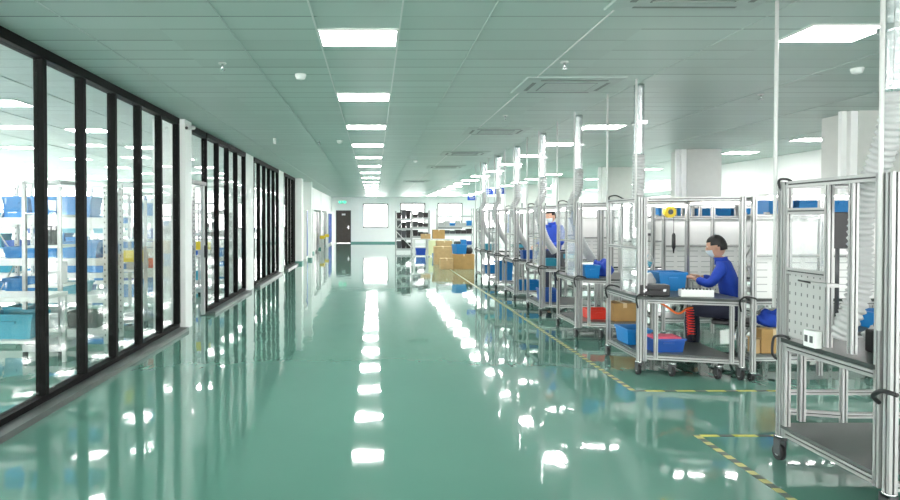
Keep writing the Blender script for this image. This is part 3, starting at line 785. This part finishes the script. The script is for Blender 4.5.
t = thing('tool_case', 'small black case on the worktop of the nearest trolley at the right edge', 'case', (2.90, 3.66, .813))
mk('blackp', (-.05, .05, -.05, .05, 0, .13)).build('body', None, t, bevel=.01); mk('darkm', (-.03, .03, -.01, .01, .15, .17)).build('handle', None, t)
t = thing('plastic_sheet', 'pale crumpled plastic bag on the worktop of the nearest trolley', 'bag', (3.12, 3.98, .813))
b = MB(); b.ball((0,0,.05), .05, M['flex'], (1.5, .9, 1), 10, 8)
for v in b.b.verts: v.co *= 1+random.uniform(-.18, .12)
for v in b.b.verts: v.co.z = max(0, v.co.z)
b.build('bag', None, t)

# ---------------------------------------------------------------- objects on the second workstation
zt = .801
t = thing('tool_case', 'black carrying case with handle on the left corner of the second workstation', 'case', (2.84, 6.52, zt), -.1)
mk('blackp', (-.15, .15, -.08, .08, 0, .115)).build('body', None, t, bevel=.012)
b = MB(); b.tube(arc([(-.05,-.085,.06), (-.05,-.11,.07), (.05,-.11,.07), (.05,-.085,.06)], 5), .006, M['blackp'], 8); b.build('handle', None, t)
mk('steel', (-.11, -.08, -.083, -.08, .05, .075), (.08, .11, -.083, -.08, .05, .075)).build('latch', None, t)
t = thing('terminal_box', 'long cream metal terminal box on the front edge of the second workstation', 'instrument', (3.24, 6.43, zt), -.15)
mk('offw', (-.155, .155, -.05, .05, 0, .07)).build('body', None, t, bevel=.004)
b = MB()
for j in range(9): b.cyl((-.13+.0325*j, -.02, .07), (-.13+.0325*j, -.02, .085), .009, M['darkm'], 8)
b.build('terminal', None, t)
bin_(3.24, 7.06, zt, .30, .28, .20, 'blue', 'bright blue open bin on the second workstation beside the seated worker')
bin_(3.30, 7.02, zt+.0, .02, .02, .02, 'blue', 'x') if False else None
t = thing('plastic_bag', 'white crumpled plastic bag beside the blue bin on the second workstation', 'bag', (3.0, 7.02, zt))
b = MB(); b.ball((0,0,.09), .1, M['flex'], (.9, .8, .95), 14, 10)
for v in b.b.verts: v.co *= 1+random.uniform(-.12, .12)
for v in b.b.verts: v.co.z = max(0, v.co.z)
b.build('bag', None, t)
# tool balancer + screwdriver
t = thing('tool_balancer', 'yellow round spring balancer with a black electric screwdriver hanging over the second workstation', 'tool', (3.36, 7.28, 1.66))
b = MB(); b.cyl((0,-.03,0), (0,.03,0), .065, M['yellow'], 20); b.cyl((0,-.034,0), (0,.034,0), .03, M['darkm'], 14); b.build('reel', None, t)
b = MB(); b.tube(arc([(0,0,.06), (.02,0,.09), (0,0,.115)], 4), .006, M['steel'], 6); b.build('hook', None, t)
b = MB(); b.cyl((.05,0,-.03), (.05,0,-.24), .003, M['blackp'], 6); b.build('cord', None, t)
b = MB(); b.tube([(.05,0,-.24),(.05,0,-.26),(.05,0,-.40),(.05,0,-.42),(.05,0,-.47)], .02, M['blackp'], 12, radii=[.01,.02,.022,.012,.006]); b.build('screwdriver', None, t)
# desk fan
t = thing('desk_fan', 'small white round desk fan behind the white bag on the second workstation', 'fan', (3.05, 7.22, zt), .3)
b = MB(); b.cyl((0,0,0), (0,0,.02), .07, M['white'], 20); b.cyl((0,0,.02), (0,0,.24), .012, M['white'], 10); b.build('stand', None, t)
b = MB()
for q in (-.03, .03):
    b.tube([(.1*math.cos(a*PI/12), q, .3+.1*math.sin(a*PI/12)) for a in range(25)], .004, M['white'], 6)
    for a in range(12): b.cyl((.02*math.cos(a*PI/6), q*1.2, .3+.02*math.sin(a*PI/6)), (.1*math.cos(a*PI/6), q, .3+.1*math.sin(a*PI/6)), .0018, M['white'], 5)
b.build('cage', None, t)
b = MB(); b.cyl((0,-.02,.3), (0,.05,.3), .025, M['white'], 12)
for a in range(3):
    R = Matrix.Translation((0,0,.3)) @ Matrix.Rotation(a*2*PI/3, 4, 'Y') @ Matrix.Rotation(.4, 4, 'X'); b.box(-.03, .03, -.002, .002, .02, .085, m=M['teal2'], mat4=R)
b.build('blade', None, t)
# lower shelf
zs = .219
bin_(2.86, 7.05, zs, .26, .36, .17, 'blue', 'bright blue bin at the back of the lower shelf of the second workstation')
bin_(3.0, 6.62, zs, .34, .26, .14, 'blue2', 'deep blue bin with pink foam on the lower shelf of the second workstation')
t = thing('foam_sheet', 'pink foam sheet lying in the deep blue bin of the second workstation', 'foam', (3.0, 6.62, zs+.10)); mk('pink', (-.145, .145, -.105, .105, 0, .055)).build('sheet', None, t, bevel=.01)
b = MB(); b.tube([(0.036*math.cos(a*.6)+.0002*a, .036*math.sin(a*.6), -.0026*a) for a in range(110)], .0065, M['red'], 6)
t = thing('air_hose', 'bright red coiled air hose hanging under the second workstation', 'hose', (3.27, 6.62, .66)); b.build('coil', None, t)
b = MB(); b.tube(arc([(-.3,.1,.06), (-.22,.05,.01), (-.12,.0,-.06), (-.03,0,-.01), (.03, 0, .0)], 6), .011, M['orange'], 8); b.build('lead_hose', None, t)
b = MB(); b.cyl((.035, 0, -.28), (.05, 0, -.34), .012, M['blackp'], 8); b.build('nozzle', None, t)

# box and cloth on the screen shelf
carton(3.93, 6.31, .261, .28, .13, .24, 'tall brown cardboard box on the low shelf of nearest white screen', m='kraft')
carton(3.755, 6.31, .261, .05, .12, .14, 'small open cardboard box beside the tall brown one under the nearest white screen', m='kraft2', opened=True)
b = MB(); b.ball((0,0,.09), .13, M['jacket'], (1.2, .9, .65), 40, 28)
for v in b.b.verts: v.co *= 1+.10*math.sin(48*v.co.x+30*v.co.z)+.07*math.sin(75*v.co.y-40*v.co.z+2)
for v in b.b.verts: v.co.z = max(0, v.co.z)
t = thing('blue_cloth_heap', 'rumpled royal blue jacket lying on the brown cardboard box of the nearest screen', 'jacket', (3.94, 6.31, .503)); b.build('cloth', None, t).scale = (1, .62, 1)

# goods of the following workstations
gg = [(1, [('blue', 2.87, .02, .80, .20, .22, .17, 'on the worktop'), ('redbin', 3.05, .30, .218, .3, .28, .13, 'on the lower shelf')]),
      (2, [('blue2', 2.90, .35, .218, .28, .4, .2, 'on the lower shelf'), ('teal2', 2.95, .4, .80, .22, .26, .12, 'on the worktop')]),
      (3, [('blue', 2.98, .15, .218, .44, .3, .18, 'on the lower shelf'), ('blue2', 3.05, .4, .80, .3, .26, .16, 'on the worktop')]),
      (4, [('blue', 2.92, .3, .218, .34, .4, .42, 'on the lower shelf')]),
      (5, [('blue', 2.95, .25, .218, .34, .4, .20, 'on the lower shelf'), ('teal2', 2.95, .25, .80, .3, .3, .15, 'on the worktop')])]
cn = {'blue': 'bright blue', 'blue2': 'deep blue', 'teal2': 'turquoise', 'redbin': 'red'}
for k_, items in gg:
    for (m_, x, dy_, z, w, d, h, wh) in items:
        bin_(x, SY[k_]+dy_, z, w, d, h, m_, '%s bin %s of the %s workstation in the aisle row' % (cn[m_], wh, SN[k_]))
carton(3.33, 8.62, .219, .3, .3, .24, 'dark-shadowed cardboard box on the lower shelf of the third workstation', m='kraft')
b = MB(); b.ball((0,0,.08), .13, M['jacket'], (1.1, .9, 1.0), 40, 28)
for v in b.b.verts: v.co *= 1+.10*math.sin(48*v.co.x+30*v.co.z)+.07*math.sin(75*v.co.y-40*v.co.z+2)
for v in b.b.verts: v.co.z = max(0, v.co.z)
t = thing('blue_cloth_heap', 'royal blue cloth heap standing in for the hidden worker at the third workstation', 'jacket', (3.13, 8.78, .801)); b.build('cloth', None, t)  # blue heap put in place of a mostly hidden worker's sleeve
def instr(x, y, z, label, m='darkm', w=.24, d=.2, h=.24):
    t = thing('instrument', label, 'instrument', (x, y, z)); mk(m, (-w/2, w/2, -d/2, d/2, 0, h)).build('housing', None, t, bevel=.008)
    b = MB()
    for j in range(3): b.cyl((-.06+.06*j, -d/2-.012, h*.35), (-.06+.06*j, -d/2, h*.35), .014, M['steel'], 10)
    b.build('knob', None, t); mk('teal2', (-w*.35, w*.35, -d/2-.003, -d/2, h*.55, h*.85)).build('display', None, t)
    return t
instr(3.2, 10.62, .801, 'dark boxed test instrument on the fourth workstation')
instr(3.35, 12.9, .801, 'grey boxed test instrument on the fifth workstation', 'midm')
instr(3.3, 14.6, .801, 'dark boxed test instrument on the sixth workstation')
instr(4.6, 8.85, .806, 'white boxed test instrument on the second white screen', 'offw')
t = thing('framed_notice', 'dark framed notice on the third white screen, seen left of the yellow reel', 'notice', (4.42, 10.33, 1.47))
mk('darkm', (-.11, .11, -.012, .01, -.16, .16)).build('frame', None, t); mk('offw', (-.075, .075, -.016, -.012, -.12, .12)).build('sheet', None, t)
mk('midm', (-.05, .05, -.018, -.016, -.06, .07)).build('printed_area', None, t)

# ---------------------------------------------------------------- people
def skin(verts, edges, radii, sub=2):
    b = bmesh.new(); sl = b.verts.layers.skin.verify(); vs = [b.verts.new(v) for v in verts]
    for a, c in edges: b.edges.new((vs[a], vs[c]))
    for i, v in enumerate(vs):
        r = radii[i]; v[sl].radius = r if isinstance(r, tuple) else (r, r); v[sl].use_root = (i == 0)
    me = bpy.data.meshes.new('tmp'); b.to_mesh(me); b.free()
    o = bpy.data.objects.new('tmp', me); C.objects.link(o)
    md = o.modifiers.new('s', 'SKIN'); md.use_smooth_shade = True
    m2 = o.modifiers.new('d', 'SUBSURF'); m2.levels = sub; m2.render_levels = sub
    bpy.context.view_layer.update()
    dg = bpy.context.evaluated_depsgraph_get()
    out = bpy.data.meshes.new_from_object(o.evaluated_get(dg)); bpy.data.objects.remove(o)
    return out
def merge(name, meshes, mat, parent, extra=None):
    b = MB(); b.mi(mat)
    for me in meshes: b.b.from_mesh(me)
    if extra: extra(b)
    for f in b.b.faces: f.smooth = True
    return b.build(name, mat, parent)
def hand(w, d, side, curl=.5):
    # wrist w, direction d, side = +1/-1 lateral; palm down
    w = Vector(w); d = Vector(d).normalized(); up = Vector((0,0,1)); lat = d.cross(up).normalized()*side; dn = -up
    V = [w, w+d*.04, w+d*.08]; E = [(0,1),(1,2)]; R = [.026, (.038,.018), (.040,.016)]
    ms = [skin(V, E, R, 1)]
    for j, (o, L) in enumerate(((-.030,.07), (-.010,.078), (.011,.073), (.031,.058))):
        p0 = w+d*.06+lat*o; p1 = w+d*.095+lat*o*1.1; p2 = p1+(d*.8+dn*curl)*L*.5; p3 = p2+(d*.35+dn*.9)*L*.45
        ms.append(skin([p0,p1,p2,p3], [(0,1),(1,2),(2,3)], [.010,.0095,.0085,.007], 1))
    p0 = w+d*.03-lat*.025; p1 = w+d*.055-lat*.052; p2 = w+d*.085-lat*.058+dn*.015; p3 = w+d*.108-lat*.045+dn*.03
    ms.append(skin([p0,p1,p2,p3], [(0,1),(1,2),(2,3)], [.013,.011,.010,.008], 1))
    return ms
def person(label, loc, rz, J, mats=('jacket','navy'), tilt=-.15):
    t = thing('person', label, 'person', loc, rz)
    pel, sp, ch, nb, nt_ = J['spine']
    V = [pel, sp, ch, nb, nt_]; E = [(0,1),(1,2),(2,3),(3,4)]; R = [(.11,.085), (.10,.075), (.10,.075), .05, .052]
    def addc(a0, chain, rads):
        pr = a0
        for p, r in zip(chain, rads): V.append(p); R.append(r); E.append((pr, len(V)-1)); pr = len(V)-1
    for s in ('L', 'R'):
        addc(2, J['arm'+s], (.036, .032, .026))
        addc(0, J['leg'+s], (.075, .052, .036, .03))
    hc = Vector(nt_)+Vector((.030, 0, .100))
    ms = [skin(V, E, R, 2)]
    for s, sd in (('L', 1), ('R', -1)):
        a, e, w_ = [Vector(q) for q in J['arm'+s]]; ms += hand(w_, w_-e, sd)
    Rm = Matrix.Translation(hc) @ Matrix.Rotation(-tilt, 4, 'Y')
    def head(b):
        g = bmesh.ops.create_uvsphere(b.b, u_segments=28, v_segments=20, radius=1)
        for v in g['verts']:
            x, y, z = v.co
            r = 1 - .22*max(0, -z)**1.5
            X = x*.098*r + (.012 if x > 0 and z < 0 else 0)*(-z); Y = y*.076*r; Z = z*.122
            if x > .85 and abs(y) < .22 and -.42 < z < .12: X += .020*(1-abs(y)/.22)*(.5-(z+.1))
            if x > .7 and .05 < z < .3 and .2 < abs(y) < .55: X -= .008
            if x > .7 and abs(y) < .3 and -.62 < z < -.5: X += .006
            v.co = Rm @ Vector((X, Y, Z))
        for sy in (-1, 1):
            b.ball(Rm @ Vector((0, sy*.078, -.01)), .03, M['skin'], (.6, .3, 1.1), 10, 8)
            b.ball(Rm @ Vector((.083, sy*.03, .012)), .011, M['white'], (.6, 1.2, .7), 8, 6)
            b.ball(Rm @ Vector((.088, sy*.03, .012)), .006, M['blackp'], (.6, 1, 1), 8, 6)
        b.ball(Rm @ Vector((.09, 0, -.062)), .02, M['pink'] if False else M['skin'], (.4, 1.2, .35), 8, 6)
    merge('body', ms, M['skin'], t, head)
    h = MB(); g = bmesh.ops.create_uvsphere(h.b, u_segments=28, v_segments=20, radius=1)
    kill = []
    for v in g['verts']:
        x, y, z = v.co
        lim = .45 if x > .5 else (.12 if x > -.05 else (-.12 if x > -.35 else -.40))
        if z < lim: kill.append(v)
        w = 1+.02*math.sin(23*x+17*y+29*z)
        v.co = Rm @ Vector((x*.108*w-.004, y*.086*w, z*.134*w+.002))
    bmesh.ops.delete(h.b, geom=kill, context='VERTS'); h.mi(M['hair'])
    for f in h.b.faces: f.smooth = True
    ho = h.build('hair', None, t); sm = ho.modifiers.new('s', 'SOLIDIFY'); sm.thickness = .012; sm.offset = -1
    mk_ = MB(); g = bmesh.ops.create_uvsphere(mk_.b, u_segments=20, v_segments=14, radius=1); kill = []
    for v in g['verts']:
        x, y, z = v.co
        if x < .15 or z > -.12 or z < -.92: kill.append(v)
        v.co = Rm @ Vector((x*.112, y*.078, z*.120))
    bmesh.ops.delete(mk_.b, geom=kill, context='VERTS'); mk_.mi(M['mask']); mo = mk_.build('face_mask', None, t); sm = mo.modifiers.new('s', 'SOLIDIFY'); sm.thickness = .003
    # jacket
    V2 = [pel, sp, ch, nb]; E2 = [(0,1),(1,2),(2,3)]; R2 = [(.165,.13), (.155,.12), (.18,.125), .07]
    for s in ('L', 'R'):
        a, e, w_ = [Vector(q) for q in J['arm'+s]]
        pr = 2
        for p, r in ((a, .073), (a.lerp(e,.5), .062), (e, .055), (e.lerp(w_,.5), .05), (e.lerp(w_,.93), .042)):
            V2.append(p); R2.append(r); E2.append((pr, len(V2)-1)); pr = len(V2)-1
    def col(b):
        n0 = Vector(nb); b.tube([n0+Vector((0,0,-.02)), n0+Vector((.012,0,.03)), n0+Vector((.014,0,.05))], .07, mats and M[mats[0]], 16, radii=[.08,.066,.07])
    merge('jacket', [skin(V2, E2, R2, 2)], M[mats[0]], t, col)
    V3 = [pel]; E3 = []; R3 = [(.155,.125)]
    for s in ('L','R'):
        pr = 0; L_ = [Vector(q) for q in J['leg'+s]]
        for p, r in ((L_[0], .095), (L_[0].lerp(L_[1],.5), .085), (L_[1], .068), (L_[1].lerp(L_[2],.5), .06), (L_[1].lerp(L_[2],.95), .052)):
            V3.append(p); R3.append(r); E3.append((pr, len(V3)-1)); pr = len(V3)-1
    merge('trousers', [skin(V3, E3, R3, 2)], M[mats[1]], t)
    for s in ('L','R'):
        a, toe = Vector(J['leg'+s][2]), Vector(J['leg'+s][3])
        merge('shoe', [skin([a+Vector((-.03,0,-.02)), a.lerp(toe,.5)+Vector((0,0,-.005)), toe+Vector((.03,0,.0))], [(0,1),(1,2)], [.048,.046,.04], 2)], M['blackp'], t)
    return t
seat = dict(spine=[(0,0,.60),(.03,0,.75),(.08,0,.95),(.12,0,1.11),(.15,0,1.17)],
    armL=[(.09,.175,1.06),(.20,.25,.87),(.36,.16,.92)], armR=[(.09,-.175,1.06),(.20,-.25,.87),(.36,-.16,.92)],
    legL=[(.04,.10,.59),(.42,.13,.56),(.40,.13,.12),(.53,.14,.055)], legR=[(.04,-.10,.59),(.42,-.13,.56),(.40,-.13,.12),(.53,-.14,.055)])
person('person in royal blue jacket seated beside the second workstation, facing left', (3.93, 6.97, 0), PI-.62, seat)
stnd = dict(spine=[(0,0,.95),(.01,0,1.10),(.03,0,1.30),(.05,0,1.47),(.07,0,1.53)],
    armL=[(.03,.18,1.42),(.06,.22,1.15),(.30,.15,1.10)], armR=[(.03,-.18,1.42),(.06,-.22,1.15),(.30,-.15,1.10)],
    legL=[(.0,.10,.92),(.02,.11,.50),(.0,.11,.10),(.13,.13,.055)], legR=[(.0,-.10,.92),(.02,-.11,.50),(.0,-.11,.10),(.13,-.13,.055)])
person('person in royal blue jacket standing farther down the row behind the fourth workstation', (3.28, 11.65, 0), PI+.6, stnd)

# chair behind the seated person
t = thing('work_chair', 'pale grey work chair with black cushion under the seated person in blue', 'chair', (3.93, 6.97, 0), PI-.70)
b = MB(); b.poly([(-.20,-.19), (.18,-.21), (.2,0), (.18,.21), (-.20,.19)], .44, .49, M['blackp']); b.build('seat', None, t, bevel=.015)
b = MB(); b.box(-.26, -.22, -.2, .2, .62, .98, m=M['offw']); b.build('backrest', None, t, bevel=.015)
b = MB(); b.box(-.225, -.205, -.18, .18, .86, 1.02, m=M['blackp']); b.build('back_cushion', None, t, bevel=.01)
b = MB(); b.box(-.25, -.23, -.03, .03, .46, .70, m=M['darkm']); b.box(-.25, -.1, -.03, .03, .42, .44, m=M['darkm']); b.build('back_support', None, t)
b = MB(); b.cyl((0,0,.10), (0,0,.44), .025, M['steel'], 14); b.build('column', None, t)
for a in range(5):
    q = a*2*PI/5; b = MB(); b.tube([(0,0,.11),(.25*math.cos(q), .25*math.sin(q), .07)], .015, M['darkm'], 8, radii=[.022,.013]); lg = b.build('leg', None, t)
    b = MB(); b.ball((.25*math.cos(q), .25*math.sin(q), .03), .03, M['rubber'], (1,1,1), 10, 8); b.build('castor', None, lg)

# ---------------------------------------------------------------- far end: racks, cartons, signs
def farrack(label, x, y, L, H, levels, up='alu'):
    return rack(label, x, y, L, .55, H, levels, up=up, sh='midm', bays=1)
def goods(x0, x1, y, z, mats, where, n, hmax=.3):
    w = (x1-x0)/n
    for i in range(n):
        m_ = random.choice(mats); h = random.uniform(hmax*.55, hmax)
        lab = {'blue': 'blue', 'blue2': 'deep blue', 'goods': 'dark mottled', 'darkm': 'dark grey', 'kraft': 'cardboard-brown', 'midm': 'grey'}[m_]
        bin_(x0+w*(i+.5), y, z, w*.98, .4, h, m_, '%s bin %s from left on %s' % (lab, ORD[i], where), 'bins on '+where)
farrack('narrow open rack with diagonal braces, leftmost of the far racks by the end windows', 1.02, 29.9, .75, 1.95, [.2,.7,1.15,1.6])
t = [q for q in C.objects if q.get('label','').startswith('narrow open rack')][0]
b = MB(); b.cyl((0.02,-.04,1.0), (.73,-.04,.25), .018, M['white'], 8); b.build('brace', None, t)
b = MB(); b.cyl((.02,-.04,1.1), (.4,-.04,1.55), .018, M['white'], 8); b.build('brace', None, t)
for z in (.2,.7,1.15,1.6): goods(1.07, 1.72, 30.15, z, ['goods','darkm','goods','darkm'], '%s shelf of the leftmost far rack' % {.2:'bottom',.7:'second',1.15:'third',1.6:'top'}[z], 3, .44)
farrack('tall open rack standing just right of the leftmost far rack', 1.85, 31.2, .85, 2.0, [.2,.75,1.2,1.65])
for z in (.75,1.2,1.65): goods(1.9, 2.65, 31.45, z, ['goods','blue','goods','darkm'], '%s shelf of the second far rack' % {.75:'second',1.2:'third',1.65:'top'}[z], 3, .3)
farrack('wide rack with dark shelves below the right end window', 3.15, 31.6, 1.75, 2.1, [.3,.85,1.25,1.75], 'alu')
for z in (.3,.85,1.25): goods(3.2, 4.85, 31.85, z, ['goods','blue2','midm','darkm','blue'], '%s shelf of the wide far rack' % {.3:'bottom',.85:'second',1.25:'third'}[z], 6, .26)
t = thing('work_bench', 'white framed low bench with pale yellow front before the far racks', 'bench', (1.68, 27.0, 0))
mk('white', (0, 1.7, 0, .6, .70, .74)).build('tabletop', None, t); mk('cream', (.62, 1.4, 0, .03, .06, .68)).build('front_panel', None, t)
for px in (.0, .55, 1.64):
    for py in (.03, .54): mk('white', (px, px+.06, py, py+.06, 0, .70)).build('leg', None, t)
t2 = bin_(1.98, 27.25, .05, .42, .4, .28, 'signblue', 'dark blue crate under the low white bench before the far racks')
carton(2.75, 27.3, .741, .5, .4, .38, 'brown cardboard box on the low white bench before the far racks')
carton(2.2, 27.3, .741, .4, .35, .2, 'pale cardboard box on the left of the low white bench', 'kraft2')
carton(2.83, 20.4, 0, .66, .6, .47, 'largest cardboard box on the floor at far end of workstation row')
carton(2.28, 20.2, 0, .40, .4, .34, 'small cardboard box on the floor left of the largest one', 'kraft2')
carton(2.40, 22.4, 0, .6, .5, .62, 'pale cardboard box standing behind the small box on the floor', 'kraft2')
carton(2.75, 25.2, 0, .6, .5, .72, 'cardboard box standing farthest back in the pile by the workstations', 'kraft2')
bin_(2.72, 20.4, .471, .36, .4, .30, 'blue', 'bright blue bin on top of the largest cardboard box', rz=.25)
bin_(2.42, 24.9, 0, .30, .3, .24, 'blue', 'bright blue bin on the floor at the left of the cardboard box pile')
t = thing('black_bag', 'black bag heaped on the right of the largest cardboard box', 'bag', (3.02, 20.4, .472))
b = MB(); b.ball((0,0,.09), .14, M['blackp'], (1, .9, .9), 12, 8)
for v in b.b.verts: v.co *= 1+random.uniform(-.15, .15); 
for v in b.b.verts: v.co.z = max(0, v.co.z)
b.build('bag', None, t)
# hanging blue signs
for i, (x, y, z) in enumerate(((4.28, 28, 2.50), (3.90, 22, 2.52), (4.12, 21, 2.50))):
    t = thing('hanging_sign', 'small blue sign hanging from the ceiling, %s' % ('farthest, above the end racks', 'left of the nearer pair over the workstations', 'right of the nearer pair over the workstations')[i], 'sign', (x, y, z), 0, 'blue hanging signs')
    mk('signblue', (-.19, .19, -.01, .01, -.1, .1)).build('board', None, t)
    mk('white', (-.12, .12, -.013, -.01, .02, .04), (-.09, .09, -.013, -.01, -.04, -.02)).build('lettering_mark', None, t)
    for s in (-.15, .15):
        b = MB(); b.cyl((s,0,.1), (s,0,CEIL-z), .005, M['steel'], 6); b.build('rod', None, t)
